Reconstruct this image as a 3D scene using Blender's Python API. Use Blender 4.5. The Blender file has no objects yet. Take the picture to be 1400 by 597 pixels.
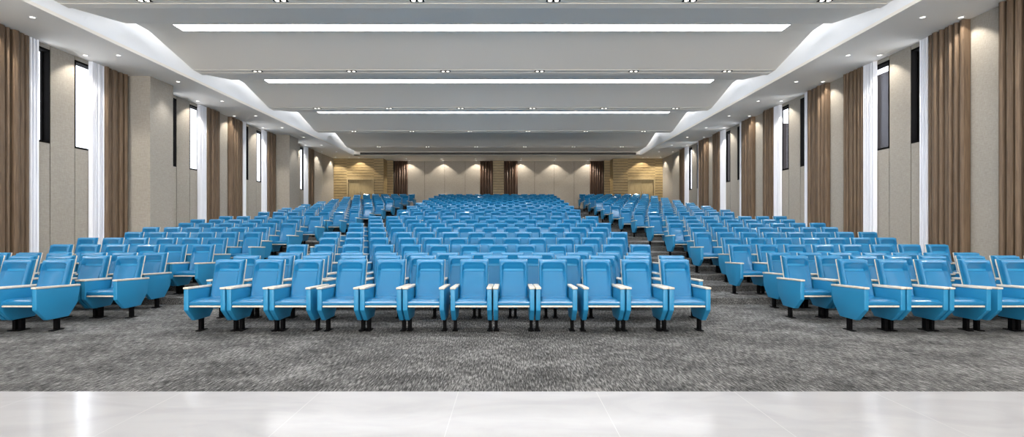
import bpy, bmesh, math, random
from mathutils import Vector, Matrix
random.seed(7)
sc = bpy.context.scene
COL = sc.collection
PI = math.pi
F = 745.0; VX = 696.0; VY = 311.5; EYE = 1.45      # focal length and vanishing point measured on the 1400 x 597 frame

# ------------------------------------------------------------------ dimensions
XL, XR = -11.82, 10.35          # side walls
SZ = 6.136                      # soffit underside
SL, SR = -10.04, 8.49           # inner edges of the soffits
YB = 36.7                       # back wall, door sections
YC = 38.2                       # back wall, middle section
YF = -14.0                       # wall behind the stage
RISE = 0.1225; ROWP = 1.10
MP = 5.333                      # wall and ceiling module
MODS = [22.15 + MP*k for k in range(-6, 3)]     # -9.8 ... 32.8

def row_y(k): return 7.75 + ROWP*(k-1) if k <= 10 else 21.1 + ROWP*(k-11)
def row_z(k): return 0.0 if k <= 3 else (RISE*(k-3) if k <= 10 else RISE*(k-2))

# ------------------------------------------------------------------ materials
def new_mat(name):
    m = bpy.data.materials.new(name); m.use_nodes = True
    nt = m.node_tree
    return m, nt, nt.nodes['Principled BSDF']
def setp(b, **kw):
    for k, v in kw.items():
        k = k.replace('_', ' ')
        if k in b.inputs: b.inputs[k].default_value = v
def plain(name, rgb, rough=0.5, metal=0.0, coat=0.0, bump=0.0, bscale=200.0, spec=0.5):
    m, nt, b = new_mat(name)
    setp(b, Base_Color=(*rgb, 1), Roughness=rough, Metallic=metal, Coat_Weight=coat, Coat_Roughness=0.10)
    b.inputs['Specular IOR Level'].default_value = spec
    tc = nt.nodes.new('ShaderNodeTexCoord')
    n = nt.nodes.new('ShaderNodeTexNoise'); n.inputs['Scale'].default_value = bscale
    nt.links.new(tc.outputs['Object'], n.inputs['Vector'])
    if bump:
        bp = nt.nodes.new('ShaderNodeBump'); bp.inputs['Strength'].default_value = bump; bp.inputs['Distance'].default_value = 0.002
        nt.links.new(n.outputs['Fac'], bp.inputs['Height']); nt.links.new(bp.outputs['Normal'], b.inputs['Normal'])
    return m
def streaky(name, c1, c2, scale, stretch, rough=0.6, bump=0.0, detail=6, lo=0.35, hi=0.65, coat=0.0, spec=0.5):
    """two-colour noise, stretched per axis"""
    m, nt, b = new_mat(name)
    tc = nt.nodes.new('ShaderNodeTexCoord'); mp = nt.nodes.new('ShaderNodeMapping')
    mp.inputs['Scale'].default_value = stretch
    n = nt.nodes.new('ShaderNodeTexNoise'); n.inputs['Scale'].default_value = scale; n.inputs['Detail'].default_value = detail
    r = nt.nodes.new('ShaderNodeValToRGB')
    r.color_ramp.elements[0].position = lo; r.color_ramp.elements[1].position = hi
    r.color_ramp.elements[0].color = (*c1, 1); r.color_ramp.elements[1].color = (*c2, 1)
    L = nt.links.new
    L(tc.outputs['Object'], mp.inputs['Vector']); L(mp.outputs['Vector'], n.inputs['Vector'])
    L(n.outputs['Fac'], r.inputs['Fac']); L(r.outputs['Color'], b.inputs['Base Color'])
    setp(b, Roughness=rough, Coat_Weight=coat); b.inputs['Specular IOR Level'].default_value = spec
    if bump:
        bp = nt.nodes.new('ShaderNodeBump'); bp.inputs['Strength'].default_value = bump; bp.inputs['Distance'].default_value = 0.004
        L(n.outputs['Fac'], bp.inputs['Height']); L(bp.outputs['Normal'], b.inputs['Normal'])
    return m
def emis(name, rgb, s):
    m, nt, b = new_mat(name)
    setp(b, Base_Color=(*rgb, 1), Roughness=0.5)
    b.inputs['Emission Color'].default_value = (*rgb, 1); b.inputs['Emission Strength'].default_value = s
    return m

M = {}
M['blue'] = plain('blue_leather', (0.008, 0.158, 0.345), rough=0.30, coat=0.40, bump=0.05, bscale=300, spec=0.42)
M['blue_panel'] = plain('blue_panel', (0.018, 0.215, 0.42), rough=0.42, bump=0.05, bscale=300, spec=0.4)
M['cream'] = streaky('cream_laminate', (0.60, 0.545, 0.46), (0.70, 0.65, 0.565), 12, (6, 1, 6), rough=0.4)
M['black'] = plain('black_steel', (0.003, 0.003, 0.0035), rough=0.6, spec=0.05)
M['ceil'] = plain('ceiling_paint', (0.89, 0.835, 0.755), rough=0.8, bump=0.03, bscale=80)
M['soffit'] = plain('soffit_paint', (0.90, 0.855, 0.79), rough=0.8, bump=0.03, bscale=80)
M['white'] = plain('white_paint', (0.90, 0.915, 0.94), rough=0.7)
M['dark'] = plain('dark_frame', (0.006, 0.0055, 0.0055), rough=0.8, spec=0.05)
M['groove'] = plain('dark_groove', (0.03, 0.026, 0.022), rough=0.9)
M['strip'] = emis('light_strip_diffuser', (0.97, 0.98, 1.0), 12.0)
M['lens'] = emis('downlight_lens', (1.0, 0.95, 0.86), 2.0)
M['trim'] = plain('white_metal_trim', (0.75, 0.75, 0.75), rough=0.35)
M['sheer'] = streaky('white_sheer', (0.74, 0.76, 0.82), (0.84, 0.86, 0.92), 30, (1, 1, 0.02), rough=0.7)
M['brown'] = streaky('brown_curtain', (0.095, 0.060, 0.036), (0.205, 0.138, 0.084), 9, (6, 6, 0.22), rough=0.6, detail=9, lo=0.30, hi=0.72)
M['darkbrown'] = streaky('dark_brown_curtain', (0.07, 0.040, 0.027), (0.15, 0.09, 0.062), 9, (6, 6, 0.22), rough=0.5, lo=0.30, hi=0.72)
M['wood'] = streaky('golden_oak', (0.27, 0.19, 0.085), (0.41, 0.305, 0.15), 5, (0.7, 2, 9), rough=0.45, detail=8)
M['doorwood'] = streaky('door_oak', (0.34, 0.255, 0.125), (0.43, 0.335, 0.18), 5, (8, 4, 0.6), rough=0.45, detail=8)
M['outside'] = plain('brown_facade', (0.022, 0.016, 0.016), rough=0.9)
M['grille'] = plain('grey_grille', (0.16, 0.155, 0.15), rough=0.6)
M['steel'] = plain('brushed_steel', (0.55, 0.53, 0.5), rough=0.3, metal=1.0)

def fabric_mat():
    m, nt, b = new_mat('beige_wall_fabric'); L = nt.links.new
    tc = nt.nodes.new('ShaderNodeTexCoord')
    outs = []
    for st in ((1, 1, 14), (14, 14, 1)):
        mp = nt.nodes.new('ShaderNodeMapping'); mp.inputs['Scale'].default_value = st
        n = nt.nodes.new('ShaderNodeTexNoise'); n.inputs['Scale'].default_value = 9; n.inputs['Detail'].default_value = 5
        L(tc.outputs['Object'], mp.inputs['Vector']); L(mp.outputs['Vector'], n.inputs['Vector']); outs.append(n)
    mx = nt.nodes.new('ShaderNodeMath'); mx.operation = 'ADD'
    L(outs[0].outputs['Fac'], mx.inputs[0]); L(outs[1].outputs['Fac'], mx.inputs[1])
    mr = nt.nodes.new('ShaderNodeMapRange'); mr.inputs['From Min'].default_value = 0.7; mr.inputs['From Max'].default_value = 1.3
    L(mx.outputs[0], mr.inputs['Value'])
    r = nt.nodes.new('ShaderNodeValToRGB')
    r.color_ramp.elements[0].color = (0.315, 0.287, 0.248, 1); r.color_ramp.elements[1].color = (0.445, 0.412, 0.362, 1)
    L(mr.outputs['Result'], r.inputs['Fac']); L(r.outputs['Color'], b.inputs['Base Color'])
    setp(b, Roughness=0.9); b.inputs['Specular IOR Level'].default_value = 0.15
    return m
M['fabric'] = fabric_mat()

def carpet_mat():
    m, nt, b = new_mat('grey_carpet'); L = nt.links.new
    tc = nt.nodes.new('ShaderNodeTexCoord')
    def noise(scale, st, rot, det=4):
        mp = nt.nodes.new('ShaderNodeMapping'); mp.inputs['Scale'].default_value = st; mp.inputs['Rotation'].default_value = (0, 0, rot)
        n = nt.nodes.new('ShaderNodeTexNoise'); n.inputs['Scale'].default_value = scale; n.inputs['Detail'].default_value = det
        n.inputs['Roughness'].default_value = 0.65
        L(tc.outputs['Object'], mp.inputs['Vector']); L(mp.outputs['Vector'], n.inputs['Vector']); return n
    a = noise(11, (7.0, 0.7, 7.0), 0.10, 8)     # streaks running up the hall
    c = noise(1.6, (1.0, 1.0, 1.0), 0.10, 6)     # cloudy patches
    f = noise(90, (1.5, 0.4, 1.0), 0.0, 2)       # pile
    def mul(x, v):
        q = nt.nodes.new('ShaderNodeMath'); q.operation = 'MULTIPLY'; L(x, q.inputs[0]); q.inputs[1].default_value = v; return q.outputs[0]
    def add(x, y):
        q = nt.nodes.new('ShaderNodeMath'); q.operation = 'ADD'; L(x, q.inputs[0]); L(y, q.inputs[1]); return q.outputs[0]
    s = add(add(mul(a.outputs['Fac'], 1.25), mul(c.outputs['Fac'], 0.45)), mul(f.outputs['Fac'], 0.30))
    mr = nt.nodes.new('ShaderNodeMapRange'); mr.inputs['From Min'].default_value = 0.84; mr.inputs['From Max'].default_value = 1.18
    L(s, mr.inputs['Value'])
    r = nt.nodes.new('ShaderNodeValToRGB')
    r.color_ramp.elements[0].color = (0.030, 0.030, 0.030, 1); r.color_ramp.elements[1].color = (0.30, 0.295, 0.29, 1)
    e = r.color_ramp.elements.new(0.5); e.color = (0.105, 0.105, 0.103, 1)
    L(mr.outputs['Result'], r.inputs['Fac']); L(r.outputs['Color'], b.inputs['Base Color'])
    setp(b, Roughness=0.95); b.inputs['Specular IOR Level'].default_value = 0.1
    bp = nt.nodes.new('ShaderNodeBump'); bp.inputs['Strength'].default_value = 0.5; bp.inputs['Distance'].default_value = 0.01
    L(s, bp.inputs['Height']); L(bp.outputs['Normal'], b.inputs['Normal'])
    return m
M['carpet'] = carpet_mat()

def marble_mat():
    m, nt, b = new_mat('white_marble'); L = nt.links.new
    tc = nt.nodes.new('ShaderNodeTexCoord')
    n = nt.nodes.new('ShaderNodeTexNoise'); n.inputs['Scale'].default_value = 1.3; n.inputs['Detail'].default_value = 9; n.inputs['Distortion'].default_value = 1.6
    mp = nt.nodes.new('ShaderNodeMapping'); mp.inputs['Scale'].default_value = (1, 2.6, 1); mp.inputs['Rotation'].default_value = (0, 0, 0.5)
    L(tc.outputs['Object'], mp.inputs['Vector']); L(mp.outputs['Vector'], n.inputs['Vector'])
    r = nt.nodes.new('ShaderNodeValToRGB'); r.color_ramp.elements[0].position = 0.35; r.color_ramp.elements[1].position = 0.6
    r.color_ramp.elements[0].color = (0.375, 0.380, 0.395, 1); r.color_ramp.elements[1].color = (0.415, 0.420, 0.435, 1)
    L(n.outputs['Fac'], r.inputs['Fac'])
    # slab joints every 0.775 m across and 1.5 m along
    sep = nt.nodes.new('ShaderNodeSeparateXYZ'); L(tc.outputs['Object'], sep.inputs[0])
    def joint(out, off, period, w):
        a = nt.nodes.new('ShaderNodeMath'); a.operation = 'ADD'; L(out, a.inputs[0]); a.inputs[1].default_value = off
        q = nt.nodes.new('ShaderNodeMath'); q.operation = 'PINGPONG'; L(a.outputs[0], q.inputs[0]); q.inputs[1].default_value = period/2
        c = nt.nodes.new('ShaderNodeMath'); c.operation = 'LESS_THAN'; L(q.outputs[0], c.inputs[0]); c.inputs[1].default_value = w/2
        return c.outputs[0]
    j = joint(sep.outputs['X'], 100*0.775 - 0.49, 0.775, 0.004)
    mx = nt.nodes.new('ShaderNodeMix'); mx.data_type = 'RGBA'
    L(j, mx.inputs['Factor']); L(r.outputs['Color'], mx.inputs[6]); mx.inputs[7].default_value = (0.47, 0.47, 0.49, 1)
    L(mx.outputs[2], b.inputs['Base Color'])
    setp(b, Roughness=0.12); b.inputs['Specular IOR Level'].default_value = 0.12
    return m
M['marble'] = marble_mat()

def glass_mat():
    m = bpy.data.materials.new('window_glass'); m.use_nodes = True; nt = m.node_tree; nt.nodes.clear()
    o = nt.nodes.new('ShaderNodeOutputMaterial'); t = nt.nodes.new('ShaderNodeBsdfTransparent'); g = nt.nodes.new('ShaderNodeBsdfGlossy')
    g.inputs['Roughness'].default_value = 0.02; t.inputs['Color'].default_value = (0.95, 0.97, 1, 1)
    mx = nt.nodes.new('ShaderNodeMixShader'); mx.inputs[0].default_value = 0.05
    nt.links.new(t.outputs[0], mx.inputs[1]); nt.links.new(g.outputs[0], mx.inputs[2]); nt.links.new(mx.outputs[0], o.inputs[0])
    return m
M['glass'] = glass_mat()

# ------------------------------------------------------------------ mesh helpers
class MB:
    def __init__(s): s.v = []; s.f = []; s.m = []
    def face(s, pts, mi=0):
        n = len(s.v); s.v += [tuple(p) for p in pts]; s.f.append(tuple(range(n, n+len(pts)))); s.m.append(mi)
    def box(s, x0, x1, y0, y1, z0, z1, mi=0):
        if x0 > x1: x0, x1 = x1, x0
        n = len(s.v)
        s.v += [(x, y, z) for z in (z0, z1) for y in (y0, y1) for x in (x0, x1)]
        for q in ((0, 2, 3, 1), (4, 5, 7, 6), (0, 1, 5, 4), (2, 6, 7, 3), (0, 4, 6, 2), (1, 3, 7, 5)):
            s.f.append(tuple(n+i for i in q)); s.m.append(mi)
        return s
    def mesh(s, name, mats, smooth=False):
        me = bpy.data.meshes.new(name); me.from_pydata(s.v, [], s.f)
        for mt in (mats if isinstance(mats, (list, tuple)) else [mats]): me.materials.append(mt)
        if any(s.m): me.polygons.foreach_set('material_index', s.m)
        if smooth: me.polygons.foreach_set('use_smooth', [True]*len(s.f))
        me.update(); return me
    def obj(s, name, mats, parent=None, smooth=False): return link(name, s.mesh(name, mats, smooth), parent)
def link(name, data, parent=None):
    o = bpy.data.objects.new(name, data); COL.objects.link(o)
    if parent: o.parent = parent
    return o
def struct(o): o['kind'] = 'structure'; return o
def tag(o, label, cat, group=None):
    o['label'] = label; o['category'] = cat
    if group: o['group'] = group
    return o
def empty(name, loc):
    o = bpy.data.objects.new(name, None); o.empty_display_size = 0.1; o.location = loc; COL.objects.link(o); return o
def finish(bm, name, mat, smooth=True, recalc=True):
    if recalc: bmesh.ops.recalc_face_normals(bm, faces=bm.faces)
    me = bpy.data.meshes.new(name); bm.to_mesh(me); bm.free(); me.materials.append(mat)
    if smooth:
        me.polygons.foreach_set('use_smooth', [True]*len(me.polygons))
        me.set_sharp_from_angle(angle=math.radians(38))
    return me
def rbox(name, x0, x1, y0, y1, z0, z1, mat, bev=0.01, seg=2, fn=None):
    bm = bmesh.new(); bmesh.ops.create_cube(bm, size=1)
    for v in bm.verts:
        v.co = Vector(((x0+x1)/2 + v.co.x*(x1-x0), (y0+y1)/2 + v.co.y*(y1-y0), (z0+z1)/2 + v.co.z*(z1-z0)))
    if fn:
        for v in bm.verts: v.co = Vector(fn(*v.co))
    if bev: bmesh.ops.bevel(bm, geom=list(bm.edges), offset=bev, segments=seg, profile=0.6, affect='EDGES')
    return finish(bm, name, mat)
def prism(name, poly, x0, x1, mat, bev=0.01, seg=2):
    """poly in (y, z), extruded along x"""
    bm = bmesh.new()
    a = [bm.verts.new((x0, y, z)) for y, z in poly]; b = [bm.verts.new((x1, y, z)) for y, z in poly]
    bm.faces.new(a); bm.faces.new(b[::-1])
    for i in range(len(poly)):
        j = (i+1) % len(poly); bm.faces.new((a[i], b[i], b[j], a[j]))
    bmesh.ops.recalc_face_normals(bm, faces=bm.faces)
    if bev: bmesh.ops.bevel(bm, geom=list(bm.edges), offset=bev, segments=seg, profile=0.6, affect='EDGES')
    return finish(bm, name, mat)
def ss(a, b, x):
    t = max(0.0, min(1.0, (x-a)/(b-a))); return t*t*(3-2*t)

# ------------------------------------------------------------------ chair meshes (origin on the floor, sitter faces -Y)
def lean(z): return 0.095 + (z-0.40)*0.30
def backrest_mesh(nx, nz):
    W, Z0, Z1 = 0.207, 0.415, 0.975
    bm = bmesh.new(); grid = []
    H = Z1-Z0
    for j in range(nz+1):
        v = j/nz; t = Z0 + H*v; d = Z1 - t             # d = distance below the top
        row = []
        for i in range(nx+1):
            u = -1 + 2*i/nx; x = u*W
            e = min(W-abs(x), d, t-Z0+0.03)            # distance from the outline
            rnd = 0.030*(1-ss(0.0, 0.032, e))**2       # rounded rim
            # recessed middle field with rounded upper corners
            ex = W - abs(x) - 0.040; ez = d - 0.036
            r = 0.05
            if ex < r and ez < r: ein = r - math.hypot(max(0, r-ex), max(0, r-ez))
            else: ein = min(ex, ez)
            k = ss(-0.004, 0.016, ein)
            if d <= 0.150: dep = 0.085*ss(0.015, 0.205, d) + 0.004*math.cos(u*PI/2)
            else: dep = 0.030 - 0.030*ss(0.14, 0.52, d) + 0.008*math.cos(u*PI/2)
            if d > 0.46: dep -= 0.03*((d-0.46)/0.1)**2          # runs out forward onto the seat
            y = lean(t) + rnd + k*(dep + 0.010)
            row.append(bm.verts.new((x, y, t)))
        grid.append(row)
    for j in range(nz):
        for i in range(nx): bm.faces.new((grid[j][i], grid[j][i+1], grid[j+1][i+1], grid[j+1][i]))
    # side walls and rear
    ring = [grid[0][i] for i in range(nx+1)] + [grid[j][nx] for j in range(1, nz+1)] + [grid[nz][i] for i in range(nx-1, -1, -1)] + [grid[j][0] for j in range(nz-1, 0, -1)]
    back = []
    for v in ring: back.append(bm.verts.new((v.co.x, lean(v.co.z)+0.072, v.co.z)))
    for i in range(len(ring)):
        j = (i+1) % len(ring); bm.faces.new((ring[j], ring[i], back[i], back[j]))
    bm.faces.new(back[::-1])
    return finish(bm, 'backrest', M['blue'])
def shell_mesh(w, y0, y1, z0, z1, mat, bev, name):
    return rbox(name, -w, w, 0, 1, z0, z1, mat, bev, 2, fn=lambda x, y, z: (x, lean(z) + (y0 if y < 0.5 else y1), z))
def seat_mesh(nx, ny):
    bm = bmesh.new(); W, Y0, Y1 = 0.211, -0.352, 0.130
    grid = []
    for j in range(ny+1):
        v = j/ny; y = Y0 + (Y1-Y0)*v; row = []
        for i in range(nx+1):
            u = -1+2*i/nx; x = u*W
            e = min(W-abs(x), y-Y0)
            z = 0.472 - 0.022*(1-ss(0, 0.035, e))**2 + 0.006*math.cos(u*PI/2)*ss(0, 0.12, y-Y0) - 0.008*ss(0.1, 0.45, y-Y0)
            row.append(bm.verts.new((x, y, z)))
        grid.append(row)
    for j in range(ny):
        for i in range(nx): bm.faces.new((grid[j][i], grid[j][i+1], grid[j+1][i+1], grid[j+1][i]))
    ring = [grid[0][i] for i in range(nx+1)] + [grid[j][nx] for j in range(1, ny+1)] + [grid[ny][i] for i in range(nx-1, -1, -1)] + [grid[j][0] for j in range(ny-1, 0, -1)]
    prev = ring
    for (dz, ins) in ((0.425, -0.006), (0.402, 0.0), (0.398, 0.010)):
        nxt = [bm.verts.new((v.co.x*(1-ins/W), v.co.y + (ins if v.co.y < -0.1 else 0), dz)) for v in ring]
        for i in range(len(ring)):
            j = (i+1) % len(ring); bm.faces.new((prev[j], prev[i], nxt[i], nxt[j]))
        prev = nxt
    bm.faces.new(prev[::-1])
    return finish(bm, 'seat', M['blue'])
SIDE = [(-0.378, 0.620), (-0.378, 0.335), (-0.20, 0.172), (0.17, 0.172), (0.335, 0.36), (0.378, 0.592)]
def cap_fn(x, y, z): return (x, y, z - (y+0.38)*0.040)
def chair_meshes(lod):
    d = {}
    if lod == 0:
        d['backrest'] = backrest_mesh(26, 38); d['seat'] = seat_mesh(14, 16); b = 2
    else:
        d['backrest'] = backrest_mesh(14, 18); d['seat'] = seat_mesh(6, 6); b = 1
    d['back_shell'] = shell_mesh(0.203, 0.066, 0.120, 0.36, 0.985, M['blue_panel'], 0.014, 'back_shell')
    d['shell_trim'] = shell_mesh(0.206, 0.1205, 0.138, 0.36, 0.982, M['cream'], 0.004, 'shell_trim')
    d['seat_board'] = rbox('seat_board', -0.214, 0.214, -0.358, 0.125, 0.374, 0.397, M['cream'], 0.006, b)
    for s, n in ((-1, 'L'), (1, 'R')):
        a, c = sorted((s*0.2165, s*0.2795))
        d['side'+n] = prism('side_panel', SIDE, a, c, M['blue_panel'], 0.011, b)
        a, c = sorted((s*0.2095, s*0.2845))
        d['cap'+n] = rbox('armrest_cap', a, c, -0.388, 0.384, 0.621, 0.648, M['cream'], 0.009, b, fn=cap_fn)
        a, c = sorted((s*0.225, s*0.271))
        d['leg'+n] = rbox('leg', a, c, -0.045, 0.030, 0.010, 0.20, M['black'], 0.004, 1)
        a, c = sorted((s*0.205, s*0.2835))
        d['foot'+n] = rbox('foot_plate', a, c, -0.105, 0.090, 0.0, 0.013, M['black'], 0.004, 1)
    return d
HI = chair_meshes(0); LO = chair_meshes(1)
TREE = [('seat', 'seat', [('seat_board', 'seat_board')]), ('backrest', 'backrest', [('back_shell', 'back_shell'), ('shell_trim', 'shell_trim')]),
        ('side_panel', 'sideL', [('armrest_cap', 'capL')]), ('side_panel', 'sideR', [('armrest_cap', 'capR')]),
        ('leg', 'legL', [('foot_plate', 'footL')]), ('leg', 'legR', [('foot_plate', 'footR')])]
def build_chair(D):
    root = empty('auditorium_chair', (0, 0, 0))
    for nm, key, subs in TREE:
        p = link(nm, D[key], root)
        for sn, sk in subs:
            q = link(sn, D[sk], p)
            if sn in ('seat_board', 'armrest_cap', 'shell_trim'): q['label'] = 'cream ' + sn.replace('_', ' ')
    return root
def copy_tree(o, parent=None):
    c = o.copy(); COL.objects.link(c)
    if parent: c.parent = parent
    for ch in o.children: copy_tree(ch, c)
    return c

# seat plan
def offs(groups):
    r = []; x = 0
    for g in groups:
        for i in range(g): r.append(x); x += 0.58
        x += 0.065
    return r
seats = []      # (block, row, index, count, x)
for k in range(1, 25):
    odd = k % 2 == 1
    o = offs((3, 3, 3, 3)) if odd else offs((3, 3, 3, 4)); x0 = -4.125 if odd else -4.42
    for i, d in enumerate(o): seats.append(('centre', k, i, len(o), x0+d))
    o = offs((3, 3)); x0 = -6.675 if odd else -6.375
    for i, d in enumerate(o): seats.append(('left', k, i, len(o), x0-d))
    o = offs((3, 4)) if odd else offs((5, 3)); x0 = 5.085 if odd else 4.81
    for i, d in enumerate(o): seats.append(('right', k, i, len(o), x0+d))
def in_frame(x, y):
    px = VX + F*x/(y+0.1); return -18 < px < 1418
vis = [s for s in seats if in_frame(s[4], row_y(s[1]))]
vis.sort(key=lambda s: (s[1], abs(s[4]+0.8)))
single = vis[:300]; keep = set((s[0], s[1], s[2]) for s in single)
rest = [s for s in seats if (s[0], s[1], s[2]) not in keep]
ORD = ['first', 'second', 'third', 'fourth', 'fifth', 'sixth', 'seventh', 'eighth', 'ninth', 'tenth', 'eleventh', 'twelfth', 'thirteenth',
       'fourteenth', 'fifteenth', 'sixteenth']
def chair_label(b, k, i, n):
    row = 'front row' if k == 1 else ORD[k-1] + ' row from the front'
    if b == 'centre':
        pos = 'leftmost seat' if i == 0 else ('rightmost seat' if i == n-1 else ORD[i] + ' seat from the left')
    else: pos = 'aisle seat' if i == 0 else ORD[i] + ' seat from the aisle'
    return 'blue auditorium chair, %s block, %s, %s' % (b, row, pos)
proto = {0: build_chair(HI), 1: build_chair(LO)}; used = {0: False, 1: False}
for (b, k, i, n, x) in single:
    l = 0 if k <= 6 else 1
    if used[l]: c = copy_tree(proto[l])
    else: c = proto[l]; used[l] = True
    c.location = (x, row_y(k), row_z(k))
    tag(c, chair_label(b, k, i, n), 'chair', 'blue auditorium chairs in rows')
# the rows behind, one object
import array
def join_rest():
    mats = [M['blue'], M['blue_panel'], M['cream'], M['black']]
    base_v = []; base_f = []; base_m = []
    for key in ('seat', 'seat_board', 'backrest', 'back_shell', 'shell_trim', 'sideL', 'sideR', 'capL', 'capR', 'legL', 'legR', 'footL', 'footR'):
        me = LO[key]; n = len(base_v)
        base_v += [tuple(v.co) for v in me.vertices]
        mi = mats.index(me.materials[0])
        for p in me.polygons: base_f.append([n+q for q in p.vertices]); base_m.append(mi)
    V = []; Fc = []; Mi = []
    for (b, k, i, n, x) in rest:
        off = len(V); y, z = row_y(k), row_z(k)
        V += [(a+x, c+y, d+z) for a, c, d in base_v]
        Fc += [[off+q for q in f] for f in base_f]; Mi += base_m
    me = bpy.data.meshes.new('auditorium_chairs'); me.from_pydata(V, [], Fc)
    for m in mats: me.materials.append(m)
    me.polygons.foreach_set('material_index', Mi); me.polygons.foreach_set('use_smooth', [True]*len(Fc))
    me.set_sharp_from_angle(angle=math.radians(38)); me.update()
    return link('auditorium_chairs', me)
oc = join_rest()
tag(oc, 'rows of blue auditorium chairs on the upper tiers at the back of the hall', 'chairs'); oc['kind'] = 'stuff'

# ------------------------------------------------------------------ floor: flat part, tiers, landing
fl = MB()
fx0, fx1 = XL-0.3, XR+0.3
edges = [(row_y(k)-0.69, row_z(k)) for k in range(4, 11)] + [(18.06, RISE*8)] + [(row_y(k)-0.69, row_z(k)) for k in range(11, 25)]
fl.box(fx0, fx1, YF-0.2, YC+0.2, -0.3, 0.0)
for n, (y, z) in enumerate(edges):
    zl = 0.0 if n == 0 else edges[n-1][1]
    fl.box(fx0, fx1, y, YC+0.2, zl, z)
    fl.box(fx0, fx1, y-0.012, y, z-0.03, z)       # rounded carpet nosing
fo = struct(fl.obj('floor', M['carpet']))

# stage
st = MB(); st.box(XL, XR, YF, 3.07, 0.0, 0.53)
struct(st.obj('stage', M['marble']))

# ------------------------------------------------------------------ side walls with window openings
WZ0, WZ1 = 3.62, 6.03
def side_wall(name, x, s):
    """s = -1 left, +1 right: the wall thickens outwards"""
    w = MB(); T = 0.22
    def slab(y0, y1, z0, z1): w.box(x, x+s*T, y0+0.014, y1-0.014, z0, z1, 0)
    spans = []; y = YF-0.2
    for m in MODS:
        for a, b_, kind in ((m+1.65, m+2.55, 'w'), (m+2.55, m+3.35, 'p'), (m+3.35, m+4.25, 'w')):
            if a > y: spans.append((y, a, 'p'))
            spans.append((a, b_, kind)); y = b_
            if a > 35: break
    ends = YC+0.2
    spans = [q for q in spans if q[0] < 33]
    y = spans[-1][1]
    spans.append((y, ends, 'p'))
    for a, b_, kind in spans:
        if kind == 'p': slab(a, b_, 0, 6.6)
        else: slab(a, b_, 0, WZ0-0.0); slab(a, b_, WZ1, 6.6)
    for a, b_, kind in spans[:-1]:                       # dark joint strips
        w.box(x+s*0.02, x+s*(T-0.01), b_-0.014, b_+0.014, 0, 6.6, 1)
    struct(w.obj(name, [M['fabric'], M['groove']]))
side_wall('wall_left', XL, -1); side_wall('wall_right', XR, 1)

wn = [0]
def window(x, s, y0, y1):
    wn[0] += 1
    fr = MB(); t = 0.05; d0, d1 = 0.0, 0.24
    X = lambda a: x + s*a
    y0 += 0.008; y1 -= 0.008; z0, z1 = WZ0+0.002, WZ1-0.002
    fr.box(X(d0-0.004), X(d1), y0, y0+t*0.5, z0, z1); fr.box(X(d0-0.004), X(d1), y1-t*0.5, y1, z0, z1)
    fr.box(X(d0-0.004), X(d1), y0, y1, z0, z0+t); fr.box(X(d0-0.004), X(d1), y0, y1, z1-t, z1)
    for a, b_ in ((y0+t*.5, y0+t*1.3), (y1-t*1.3, y1-t*.5)): fr.box(X(0.15), X(0.20), a, b_, z0+t, z1-t)
    o = struct(fr.obj('window_%d' % wn[0], M['dark']))
    g = MB(); g.box(X(0.170), X(0.176), y0+t, y1-t, z0+t, z1-t)
    g.obj('pane', M['glass'], o)
for x, s in ((XL, -1), (XR, 1)):
    for m in MODS:
        if m > 31: continue
        window(x, s, m+1.65, m+2.55); window(x, s, m+3.35, m+4.25)

# ------------------------------------------------------------------ curtains
def pleat_profile(length, depth, pitch, jitter, rng, sharp=1.0):
    """(t, d) polyline: t along the wall, d out from it"""
    pts = []; t = 0.0
    while t < length-1e-4:
        p = min(pitch*(1+jitter*(rng.random()*2-1)), length-t)
        if length-t-p < pitch*0.4: p = length-t
        a = depth*(0.72+0.28*rng.random())
        for q in range(8):
            ph = q/8
            w = (0.5-0.5*math.cos(2*PI*ph))**sharp
            pts.append((t+p*ph, 0.035 + a*w))
        t += p
    pts.append((length, 0.035)); return pts
def box_profile(length, rng, wmin, wmax, gap, dmin, dmax):
    pts = [(0.0, 0.03)]; t = 0.008
    while t < length-0.02:
        w = min(wmin+(wmax-wmin)*rng.random(), length-0.008-t)
        if length-0.008-t-w < wmin+gap: w = length-0.008-t
        d = dmin+(dmax-dmin)*rng.random()
        for q in range(7):
            u = q/6; pts.append((t+w*u, d - 0.022*(2*u-1)**4 - 0.006*math.sin(u*9+t*40)))
        t += w
        if t < length-0.02:
            g = gap*(0.6+0.8*rng.random())
            pts += [(t+g*0.25, 0.035), (t+g*0.75, 0.035)]; t += g
    pts.append((length, 0.03)); return pts
def curtain_wall(name, mat, x, s, y0, y1, z0, z1, depth, pitch, jitter, seed, sharp=0.8):
    """hangs against a side wall; s=+1 when the room lies towards +x of the wall"""
    rng = random.Random(seed); pts = box_profile(y1-y0, rng, 0.07, 0.19, 0.058, 0.12, 0.19) if 'brown' in mat.name else pleat_profile(y1-y0, depth, pitch, jitter, rng, sharp)
    mb = MB(); n = len(pts)
    for t, d in pts:
        for zz in (z0, z1): mb.v.append((s*d, t, zz))
    for t, d in pts:
        for zz in (z0, z1): mb.v.append((s*max(0.012, d-0.014), t, zz))
    for i in range(n-1):
        a = 2*i; b_ = 2*n + 2*i
        mb.f += [(a, a+2, a+3, a+1), (b_, b_+1, b_+3, b_+2), (a, b_, b_+2, a+2), (a+1, a+3, b_+3, b_+1)]
    mb.f += [(0, 1, 2*n+1, 2*n), (2*n-2, 4*n-2, 4*n-1, 2*n-1)]
    mb.m = [0]*len(mb.f)
    o = mb.obj(name, mat, smooth=True); o.data.set_sharp_from_angle(angle=math.radians(50)); o.location = (x, y0, 0); return o
def floor_at(y):
    z = 0.0
    for e, zz in edges:
        if y >= e-0.02: z = zz
    return z
def floor_max(y0, y1): return floor_at(y1)+0.01
cid = 0; brown = {'left': [], 'right': []}; white = {'left': [], 'right': []}
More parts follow.
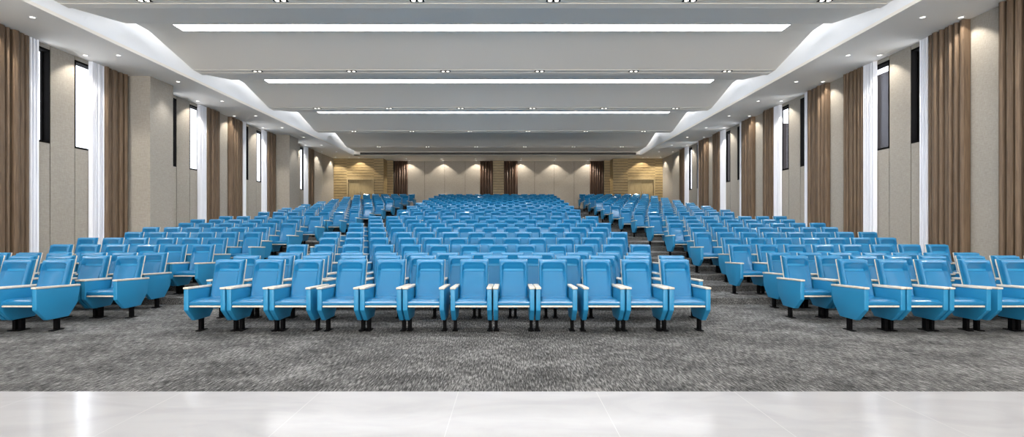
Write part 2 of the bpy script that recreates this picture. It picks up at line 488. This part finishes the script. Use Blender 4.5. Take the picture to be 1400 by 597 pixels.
for side, x, s in (('left', XL, 1), ('right', XR, -1)):
    for mi, m in enumerate(MODS + [MODS[-1]+MP]):
        if m < 5: continue
        colm = side == 'left' and abs(((m-16.82)/(2*MP)) - round((m-16.82)/(2*MP))) < 0.05
        segs = []
        if m < 31: segs += [('brown', m+(1.17 if colm else 0.72), m+1.82), ('white', m+1.83, m+2.10), ('white', m+3.80, m+4.28), ('brown', m+4.29, m+5.20)]
        else: pass
        for kind, a, b_ in segs:
            cid += 1
            if kind == 'brown': o = curtain_wall('pleated_curtain', M['brown'], x, s, a, b_, floor_max(a, b_), SZ-0.01, 0.13, 0.20, 0.60, cid, 0.45); brown[side].append((a, o))
            else: o = curtain_wall('sheer_curtain', M['sheer'], x, s, a, b_, floor_max(a, b_), SZ-0.01, 0.10, 0.085, 0.25, cid+50, 0.7); white[side].append((a, o))
for nm, dct, cat in (('brown wood-toned pleated curtain', brown, 'curtain'), ('narrow white pleated curtain', white, 'curtain')):
    for side in dct:
        lst = sorted(dct[side], key=lambda q: q[0])
        lst2 = [q for q in lst if F*abs(XL if side == 'left' else XR)/(q[0]+1.0) < 720]
        for n, (a, o) in enumerate(lst):
            if (a, o) in lst2:
                j = lst2.index((a, o)); e = len(lst2)-1-j
                pos = 'nearest the camera' if j == 0 else ('nearest the back wall' if e == 0 else ORD[j] + ' from the front')
                tag(o, '%s on the %s wall, %s' % (nm, side, pos), cat, '%s curtains along the %s wall' % ('brown' if 'brown' in nm else 'white', side))
            else:
                o_ = o; bpy.data.objects.remove(o_)

# columns on the left wall
for y0 in (6.15, 16.82, 27.48):
    c = MB(); c.box(XL, XL+0.74, y0, y0+1.15, 0, SZ+0.02)
    o = struct(c.obj('column', M['fabric']))

# ------------------------------------------------------------------ back wall
bz = row_z(24)
def plank_face(mb, x0, x1, y, z0, z1, pitch=0.182, gap=0.024):
    z = z0
    while z < z1-0.01:
        zz = min(z+pitch-gap, z1); mb.box(x0, x1, y, y+0.03, z, zz, 0); z += pitch
def wall_fin(mb, x0, x1, y0, y1):
    mb.box(x0, x1, y0, y1, bz-0.3, SZ+0.2, 1)
bw = MB()
DZ = bz+2.0
for (x0, x1, dx0, dx1, rx0, rx1) in ((XL-0.3, -8.47, -10.83, -9.20, -8.47, -8.04), (7.02, XR+0.3, 8.10, 9.74, 6.60, 7.02)):
    # core (dark behind the planks) with a door recess
    bw.box(x0, dx0, YB+0.03, YC+0.4, bz-0.3, SZ+0.2, 1); bw.box(dx1, x1, YB+0.03, YC+0.4, bz-0.3, SZ+0.2, 1)
    bw.box(dx0, dx1, YB+0.03, YC+0.4, DZ, SZ+0.2, 1); bw.box(dx0, dx1, YB+0.12, YC+0.4, bz-0.3, DZ, 1)
    plank_face(bw, x0, dx0-0.10, YB, bz, SZ+0.1); plank_face(bw, dx1+0.10, x1, YB, bz, SZ+0.1)
    plank_face(bw, dx0-0.10, dx1+0.10, YB, DZ+0.10, SZ+0.1)
    bw.box(rx0, rx1, YB+1.13, YC+0.4, bz-0.3, SZ+0.2, 1); plank_face(bw, rx0, rx1, YB+1.10, bz, SZ+0.1)
    # planks on the return
    xs = x1 if x0 < 0 else x0
    z = bz
    while z < SZ+0.1:
        a, b_ = (xs, xs+0.015) if x0 < 0 else (xs-0.015, xs)
        bw.box(a, b_, YB, YB+1.10, z, min(z+0.17, SZ+0.1), 0); z += 0.182
bw.box(-1.12, -0.36, YC-0.27, YC+0.4, bz-0.3, SZ+0.2, 1); plank_face(bw, -1.12, -0.36, YC-0.30, bz, SZ+0.1)
# beige panels
for xs in ([-8.04, -5.92, -4.52, -3.08, -1.12], [-0.36, 1.79, 3.16, 4.56, 6.60]):
    for a, b_ in zip(xs[:-1], xs[1:]): bw.box(a+0.008, b_-0.008, YC, YC+0.3, bz-0.3, SZ+0.2, 2)
    bw.box(xs[0], xs[-1], YC+0.03, YC+0.35, bz-0.3, SZ+0.2, 1)
struct(bw.obj('wall_back', [M['wood'], M['groove'], M['fabric']]))
# doors
for n, (dx0, dx1) in enumerate(((-10.83, -9.20), (8.10, 9.74))):
    d = MB(); mid = (dx0+dx1)/2
    for a, b_ in ((dx0+0.012, mid-0.004), (mid+0.004, dx1-0.012)):
        d.box(a, b_, YB+0.06, YB+0.11, bz+0.01, DZ-0.01)
        for (u0, u1) in ((0.08, 0.46), (0.54, 0.92)):
            p0 = a+(b_-a)*u0; p1 = a+(b_-a)*u1
            for (z0, z1) in ((bz+0.18, bz+1.0), (bz+1.08, bz+1.88)):
                fx = 0.018
                d.box(p0, p1, YB+0.05, YB+0.06, z0, z0+fx); d.box(p0, p1, YB+0.05, YB+0.06, z1-fx, z1)
                d.box(p0, p0+fx, YB+0.05, YB+0.06, z0+fx, z1-fx); d.box(p1-fx, p1, YB+0.05, YB+0.06, z0+fx, z1-fx)
    o = struct(d.obj('door_%d' % (n+1), M['doorwood']))
    f = MB()
    f.box(dx0-0.10, dx0, YB-0.03, YB+0.10, bz, DZ+0.10); f.box(dx1, dx1+0.10, YB-0.03, YB+0.10, bz, DZ+0.10)
    f.box(dx0, dx1, YB-0.03, YB+0.10, DZ, DZ+0.10); f.obj('door_frame', M['doorwood'], o)
    for hx in (mid-0.07, mid+0.07):
        h = MB(); h.box(hx-0.012, hx+0.012, YB+0.0, YB+0.02, bz+0.9, bz+1.2); h.box(hx-0.008, hx+0.008, YB+0.02, YB+0.06, bz+0.92, bz+0.94); h.box(hx-0.008, hx+0.008, YB+0.02, YB+0.06, bz+1.16, bz+1.18)
        h.obj('door_handle', M['steel'], o)
# brown pleated curtains on the back wall
def curtain_back(x0, x1, seed):
    rng = random.Random(seed); pts = box_profile(x1-x0, rng, 0.072, 0.080, 0.092, 0.15, 0.17)
    mb = MB(); n = len(pts); z0, z1 = bz+0.01, SZ-0.01
    for t, d in pts:
        for zz in (z0, z1): mb.v.append((t, -d, zz))
    for t, d in pts:
        for zz in (z0, z1): mb.v.append((t, -max(0.012, d-0.014), zz))
    for i in range(n-1):
        a = 2*i; b_ = 2*n+2*i
        mb.f += [(a, a+1, a+3, a+2), (b_, b_+2, b_+3, b_+1), (a, a+2, b_+2, b_), (a+1, b_+1, b_+3, a+3)]
    mb.f += [(0, 2*n, 2*n+1, 1), (2*n-2, 2*n-1, 4*n-1, 4*n-2)]
    mb.m = [0]*len(mb.f)
    o = mb.obj('pleated_curtain', M['darkbrown'], smooth=True); o.location = (x0, YC, 0); return o
for n, (a, b_, t) in enumerate(((-8.02, -7.09, 'dark brown pleated curtain beside the left wood-clad door section'), (-2.04, -1.13, 'dark brown pleated curtain just left of the wooden pillar'),
                                (-0.35, 0.61, 'dark brown pleated curtain just right of the wooden pillar'), (5.66, 6.58, 'dark brown pleated curtain beside the right wood-clad door section'))):
    tag(curtain_back(a, b_, 90+n), t, 'curtain', 'dark brown curtains on the back wall')

# wall behind the stage
wf = MB(); fy = YF
FW = [(-9.6, -6.4), (-5.2, -2.0), (0.55, 3.75), (4.95, 8.15)]      # added windows behind the stage, out of view, to admit front fill light
xx = XL-0.3
for a, b_ in FW: wf.box(xx, a, YF-0.2, YF, 0, 7.6); wf.box(a, b_, YF-0.2, YF, 0, 2.4); wf.box(a, b_, YF-0.2, YF, 6.2, 7.6); xx = b_
wf.box(xx, XR+0.3, YF-0.2, YF, 0, 7.6)
struct(wf.obj('wall_front', M['fabric']))
for n, (a, b_) in enumerate(FW):
    fr = MB(); t = 0.06
    fr.box(a, a+t, YF-0.14, YF-0.06, 2.4, 6.2); fr.box(b_-t, b_, YF-0.14, YF-0.06, 2.4, 6.2)
    fr.box(a+t, b_-t, YF-0.14, YF-0.06, 2.4, 2.46); fr.box(a+t, b_-t, YF-0.14, YF-0.06, 6.14, 6.2)
    mx_ = (a+b_)/2; fr.box(mx_-0.03, mx_+0.03, YF-0.14, YF-0.06, 2.46, 6.14)
    o = struct(fr.obj('window_%d' % (40+n), M['dark']))  # frame of an added, unseen window
    g = MB(); g.box(a+t, b_-t, YF-0.11, YF-0.10, 2.46, 6.14); g.obj('pane', M['glass'], o)


# ------------------------------------------------------------------ ceiling
PL, PR = SL+0.16, SR-0.16          # panel edges, leaving a cove slot
PK = [14.66 + MP*k for k in range(-5, 4)]           # peaks: -1.3 ... 30.7
LOW, HIGH = 6.385, 6.860
prof = []                            # (y, z) underside
y = YF
for p in PK:
    prof += [(p-2.42, LOW+0.02), (p-0.60, LOW+0.335), (p-0.30, HIGH-0.012), (p-0.26, HIGH-0.002), (p, HIGH), (p+0.26, HIGH-0.004), (p+0.38, HIGH-0.022)]
    prof += [(p+2.34, LOW+0.012), (p+2.342, LOW+0.07), (p+2.368, LOW+0.07), (p+2.37, LOW), (p+2.62, LOW), (p+2.622, LOW+0.06), (p+2.65, LOW+0.06), (p+2.652, LOW-0.008), (p+2.90, LOW-0.008), (p+2.91, LOW+0.02)]
prof = [q for q in prof if q[0] > YF and q[0] < 33.5]
prof = [(YF, LOW+0.2)] + prof + [(33.62, LOW), (35.30, LOW)]
cp = MB()
for (a, b_) in zip(prof[:-1], prof[1:]):
    (y0, z0), (y1, z1) = a, b_
    cp.face([(PL, y0, z0), (PL, y1, z1), (PR, y1, z1), (PR, y0, z0)])
    T = 0.04
    cp.face([(PL, y0, z0+T), (PR, y0, z0+T), (PR, y1, z1+T), (PL, y1, z1+T)])
    cp.face([(PL, y0, z0), (PL, y0, z0+T), (PL, y1, z1+T), (PL, y1, z1)]); cp.face([(PR, y0, z0), (PR, y1, z1), (PR, y1, z1+T), (PR, y0, z0+T)])
# the slab above and the two dropped side soffits with their upstands
cp.box(SL-0.1, SR+0.1, YF, YC+0.4, 7.45, 7.6, 0)
ceiling = struct(cp.obj('ceiling', M['ceil']))
sf = MB()
sf.box(XL-0.3, SL, YF, YC+0.4, SZ, SZ+0.08, 0); sf.box(SR, XR+0.3, YF, YC+0.4, SZ, SZ+0.08, 0)
sf.box(SL-0.06, SL-0.0005, YF, 35.4, SZ+0.002, 7.5, 1); sf.box(SR+0.0005, SR+0.06, YF, 35.4, SZ+0.002, 7.5, 1)
sf.box(SL, SR, 35.30, YC+0.4, SZ, SZ+0.08, 0); sf.box(SL, SR, 35.30, 35.36, SZ+0.002, 6.9, 0)
sf.box(XL-0.3, XR+0.3, YF, YC+0.4, 7.6, 7.7, 0)
struct(sf.obj('ceiling_soffit', [M['soffit'], M['white']]))

# air grille across the rear upstand
g = MB(); gx0, gx1 = -9.65, 8.22; gy = 35.30; z0, z1 = SZ+0.045, LOW-0.035
gv = empty('air_grille', ((gx0+gx1)/2, gy, z0))
W2 = (gx1-gx0)/2
b = MB(); b.box(-W2, W2, -0.012, -0.001, 0, z1-z0); b.obj('backing', M['groove'], gv)
b = MB()
b.box(-W2-0.03, W2+0.03, -0.03, -0.001, -0.025, 0); b.box(-W2-0.03, W2+0.03, -0.03, -0.001, z1-z0, z1-z0+0.025)
b.box(-W2-0.03, -W2, -0.03, -0.001, 0, z1-z0); b.box(W2, W2+0.03, -0.03, -0.001, 0, z1-z0); b.obj('frame', M['soffit'], gv)
b = MB()
for q in range(4):
    zz = (z1-z0)*(q+0.5)/4; b.box(-W2, W2, -0.027, -0.012, zz-0.008, zz+0.008)
b.obj('slat', M['grille'], gv)
tag(gv, 'long linear air grille across the ceiling step above the back wall', 'air vent')

# light strips at the ceiling peaks
strips = [p for p in PK if 0 < p < 26]
for n, p in enumerate(strips):
    hw = 8.17; cx = -0.725
    t = empty('ceiling_light_strip', (cx, p, HIGH-0.03))
    b = MB(); b.box(-hw, hw, -0.235, 0.235, 0.004, 0.022); b.obj('diffuser', M['strip'], t)
    b = MB()
    b.box(-hw-0.02, hw+0.02, -0.255, -0.235, 0.0, 0.026); b.box(-hw-0.02, hw+0.02, 0.235, 0.255, 0.0, 0.026)
    b.box(-hw-0.02, -hw, -0.235, 0.235, 0.0, 0.026); b.box(hw, hw+0.02, -0.235, 0.235, 0.0, 0.026); b.obj('frame', M['trim'], t)
    lab = {4: 'long white linear ceiling light, third strip from the front, smallest', 3: 'long white linear ceiling light, middle one of three strips',
           2: 'long white linear ceiling light, nearest and widest of three strips'}.get(n, 'long white linear ceiling light over the stage end, strip %s' % ORD[n])
    tag(t, lab, 'ceiling light', 'linear ceiling lights')

# ------------------------------------------------------------------ downlights
def disc(mb, r, z0, z1, seg=20, cx=0, cy=0):
    n = len(mb.v)
    for zz in (z0, z1):
        for i in range(seg): mb.v.append((cx+r*math.cos(2*PI*i/seg), cy+r*math.sin(2*PI*i/seg), zz))
    for i in range(seg):
        j = (i+1) % seg; mb.f.append((n+i, n+j, n+seg+j, n+seg+i)); mb.m.append(0)
    mb.f.append(tuple(n+i for i in range(seg-1, -1, -1))); mb.m.append(0)
    mb.f.append(tuple(n+seg+i for i in range(seg))); mb.m.append(0)
def ring(mb, r0, r1, z0, z1, seg=20):
    n = len(mb.v)
    for r, zz in ((r0, z0), (r1, z0), (r1, z1), (r0, z1)):
        for i in range(seg): mb.v.append((r*math.cos(2*PI*i/seg), r*math.sin(2*PI*i/seg), zz))
    for q in range(4):
        for i in range(seg):
            j = (i+1) % seg; a = n+q*seg; b_ = n+((q+1) % 4)*seg
            mb.f.append((a+i, a+j, b_+j, b_+i)); mb.m.append(0)
a = MB(); ring(a, 0.052, 0.075, -0.008, -0.0005); DL_RING = a.mesh('trim_ring', M['trim'])
a = MB(); disc(a, 0.052, -0.005, -0.0005); DL_LENS = a.mesh('lens', M['lens'])
def light(kind, name, loc, energy, rgb, **kw):
    l = bpy.data.lights.new(name, kind); l.energy = energy; l.color = rgb
    for k, v in kw.items(): setattr(l, k, v)
    o = bpy.data.objects.new(name, l); o.location = loc; COL.objects.link(o); return o
SPOT_W = bpy.data.lights.new('wall_spot', 'SPOT'); SPOT_W.energy = 80; SPOT_W.color = (1.0, 0.93, 0.82); SPOT_W.spot_size = math.radians(110); SPOT_W.spot_blend = 0.4; SPOT_W.shadow_soft_size = 0.04
SPOT_I = bpy.data.lights.new('aisle_spot', 'SPOT'); SPOT_I.energy = 70; SPOT_I.color = (1.0, 0.97, 0.92); SPOT_I.spot_size = math.radians(80); SPOT_I.spot_blend = 0.7; SPOT_I.shadow_soft_size = 0.05
SPOT_B = bpy.data.lights.new('back_spot', 'SPOT'); SPOT_B.energy = 88; SPOT_B.color = (1.0, 0.90, 0.76); SPOT_B.spot_size = math.radians(114); SPOT_B.spot_blend = 0.3; SPOT_B.shadow_soft_size = 0.04
SPOT_C = bpy.data.lights.new('ceiling_spot', 'SPOT'); SPOT_C.energy = 40; SPOT_C.color = (1.0, 0.98, 0.95); SPOT_C.spot_size = math.radians(95); SPOT_C.spot_blend = 0.6; SPOT_C.shadow_soft_size = 0.06
for sp in (SPOT_W, SPOT_B):                 # wide, soft wall-wash optics
    sp.use_nodes = True; nt = sp.node_tree; em = nt.nodes['Emission']
    lf = nt.nodes.new('ShaderNodeLightFalloff'); lf.inputs['Strength'].default_value = 1.0; lf.inputs['Smooth'].default_value = 0.9
    nt.links.new(lf.outputs['Quadratic'], em.inputs['Strength'])
    sp.energy *= 2.0
def downlight(x, y, label, group, spot, aim=None):
    t = empty('downlight', (x, y, SZ)); link('trim_ring', DL_RING, t); link('lens', DL_LENS, t)
    tag(t, label, 'downlight', group)
    o = link('downlight_lamp', spot); o.location = (x, y, SZ-0.03)
    if aim: o.rotation_euler = aim
    return t
def ordv(seq, k): return 'nearest the camera' if k == 0 else ('farthest from the camera' if k == len(seq)-1 else ORD[k] + ' from the front')
for side, xo, xi in (('left', -11.50, -10.60), ('right', 10.05, 9.20)):
    s = 1 if side == 'left' else -1
    ys = [12.12+2.667*k for k in range(-9, 10)]
    vo = [q for q in ys if abs(F*xo/q) < 705 and q > 0 and not (side == 'left' and (abs(q-17.45) < .2 or abs(q-28.12) < .2))]
    vi = [q for q in ys if q > 0 and abs(F*xi/q) < 705]
    for q in ys:
        if q in vo: downlight(xo, q, 'small round downlight in the %s soffit beside the wall, %s' % (side, ordv(vo, vo.index(q))), 'downlights in the %s soffit' % side, SPOT_W)
        elif not (side == 'left' and any(abs(q-c) < 0.3 for c in (6.78, 17.45, 28.12))):
            o = link('downlight_lamp', SPOT_W); o.location = (xo, q, SZ-0.03)
        if q in vi: downlight(xi, q, 'small round downlight in the %s soffit towards its inner edge, %s' % (side, ordv(vi, vi.index(q))), 'downlights in the %s soffit' % side, SPOT_I)
        else:
            o = link('downlight_lamp', SPOT_I); o.location = (xi, q, SZ-0.03)
bx = [-6.95, -4.60, -2.28, 0.82, 3.15, 5.48]
names = ['leftmost', 'second from the left', 'third from the left', 'third from the right', 'second from the right', 'rightmost']
for n, x in enumerate(bx):
    downlight(x, 37.93, 'small round downlight close to the back wall, ' + names[n], 'downlights over the back wall', SPOT_B)
    downlight(x, 36.9, 'small round downlight above the rear gangway, ' + names[n], 'downlights over the rear gangway', SPOT_I)
downlight(-10.02, 36.38, 'small round downlight right above the left back door', 'downlights over the doors', SPOT_B)
downlight(8.92, 36.38, 'small round downlight right above the right back door', 'downlights over the doors', SPOT_B)

# twin downlights along the low bands of the ceiling
a = MB(); a.box(-0.155, 0.155, -0.075, 0.075, -0.010, -0.0005); TW_BOX = a.mesh('housing', M['black'])
a = MB(); disc(a, 0.045, -0.016, -0.0102); TW_LENS = a.mesh('lens', M['lens'])
cxs = [-7.92, -4.96, -2.0, 0.96, 3.92, 6.86]; cn = ['leftmost', 'second from the left', 'third from the left', 'third from the right', 'second from the right', 'rightmost']
for p in PK:
    yb = p+2.49
    if yb > 34: continue
    for n, x in enumerate(cxs):
        if yb < 4: continue
        o = link('ceiling_lamp', SPOT_C); o.location = (x, yb, LOW-0.05)
        if yb < 11: continue
        rown = ('nearest', 'second', 'third', 'fourth', 'rearmost')[round((yb-11.82)/MP)] + ' ceiling band'
        t = empty('twin_downlight', (x, yb, LOW+0.002)); link('housing', TW_BOX, t)
        for dx in (-0.072, 0.072): q = link('lens', TW_LENS, t); q.location = (dx, 0, 0)
        tag(t, 'black twin downlight in the %s, %s' % (rown, cn[n]), 'downlight', 'twin downlights in the ceiling bands')

# cove lights in the slots on either side of the ceiling panels
for x, s in ((SL, 1), (SR, -1)):
    for k in range(10):
        y0 = YF + 0.2 + k*4.95
        l = light('AREA', 'cove_lamp', (x+s*0.36, y0+2.55, 7.25), 15, (0.93, 0.96, 1.0), shape='RECTANGLE', size=0.08, size_y=4.9)
        l.rotation_euler = (0, math.radians(62)*(-1 if s < 0 else 1), 0)

# neighbouring building seen through the right-hand windows
for y0, y1, h, lab in ((18.2, 24.0, 7.25, 'brown building outside the second pair of windows on the right'), (31.5, 38.5, 7.5, 'brown building outside the farther windows on the right')):
    b = MB(); b.box(14.0, 20.0, y0, y1, -1, h)
    struct(b.obj('building', M['outside']))

for a, b_ in FW:  # added fill lamps behind the camera, tilted up to brighten ceiling and chairs
    l = light('AREA', 'front_fill', ((a+b_)/2, YF-0.5, 4.2), 1400, (1.0, 0.955, 0.89), shape='RECTANGLE', size=3.4, size_y=4.2)
    l.rotation_euler = (PI/2 + math.radians(50), 0, 0)

# ------------------------------------------------------------------ world and camera
w = bpy.data.worlds.new('World'); sc.world = w; w.use_nodes = True
bg = w.node_tree.nodes['Background']; bg.inputs['Color'].default_value = (0.97, 0.98, 1.0, 1); bg.inputs['Strength'].default_value = 3.0
cam = bpy.data.cameras.new('camera'); co = bpy.data.objects.new('camera', cam); COL.objects.link(co)
co.location = (0, 0, EYE); co.rotation_euler = (PI/2, 0, 0)
cam.sensor_width = 36; cam.lens = 36*F/1400; cam.shift_x = (700-VX)/1400; cam.shift_y = (VY-298.5)/1400
cam.clip_end = 200; cam.clip_start = 0.05
sc.camera = co
vs = sc.view_settings; vs.view_transform = 'Standard'; vs.look = 'None'; vs.gamma = 1; vs.use_curve_mapping = False
vs.exposure = 0.5
sc.cycles.use_denoising = True
sc.cycles.max_bounces = 8; sc.cycles.diffuse_bounces = 5; sc.cycles.sample_clamp_indirect = 6
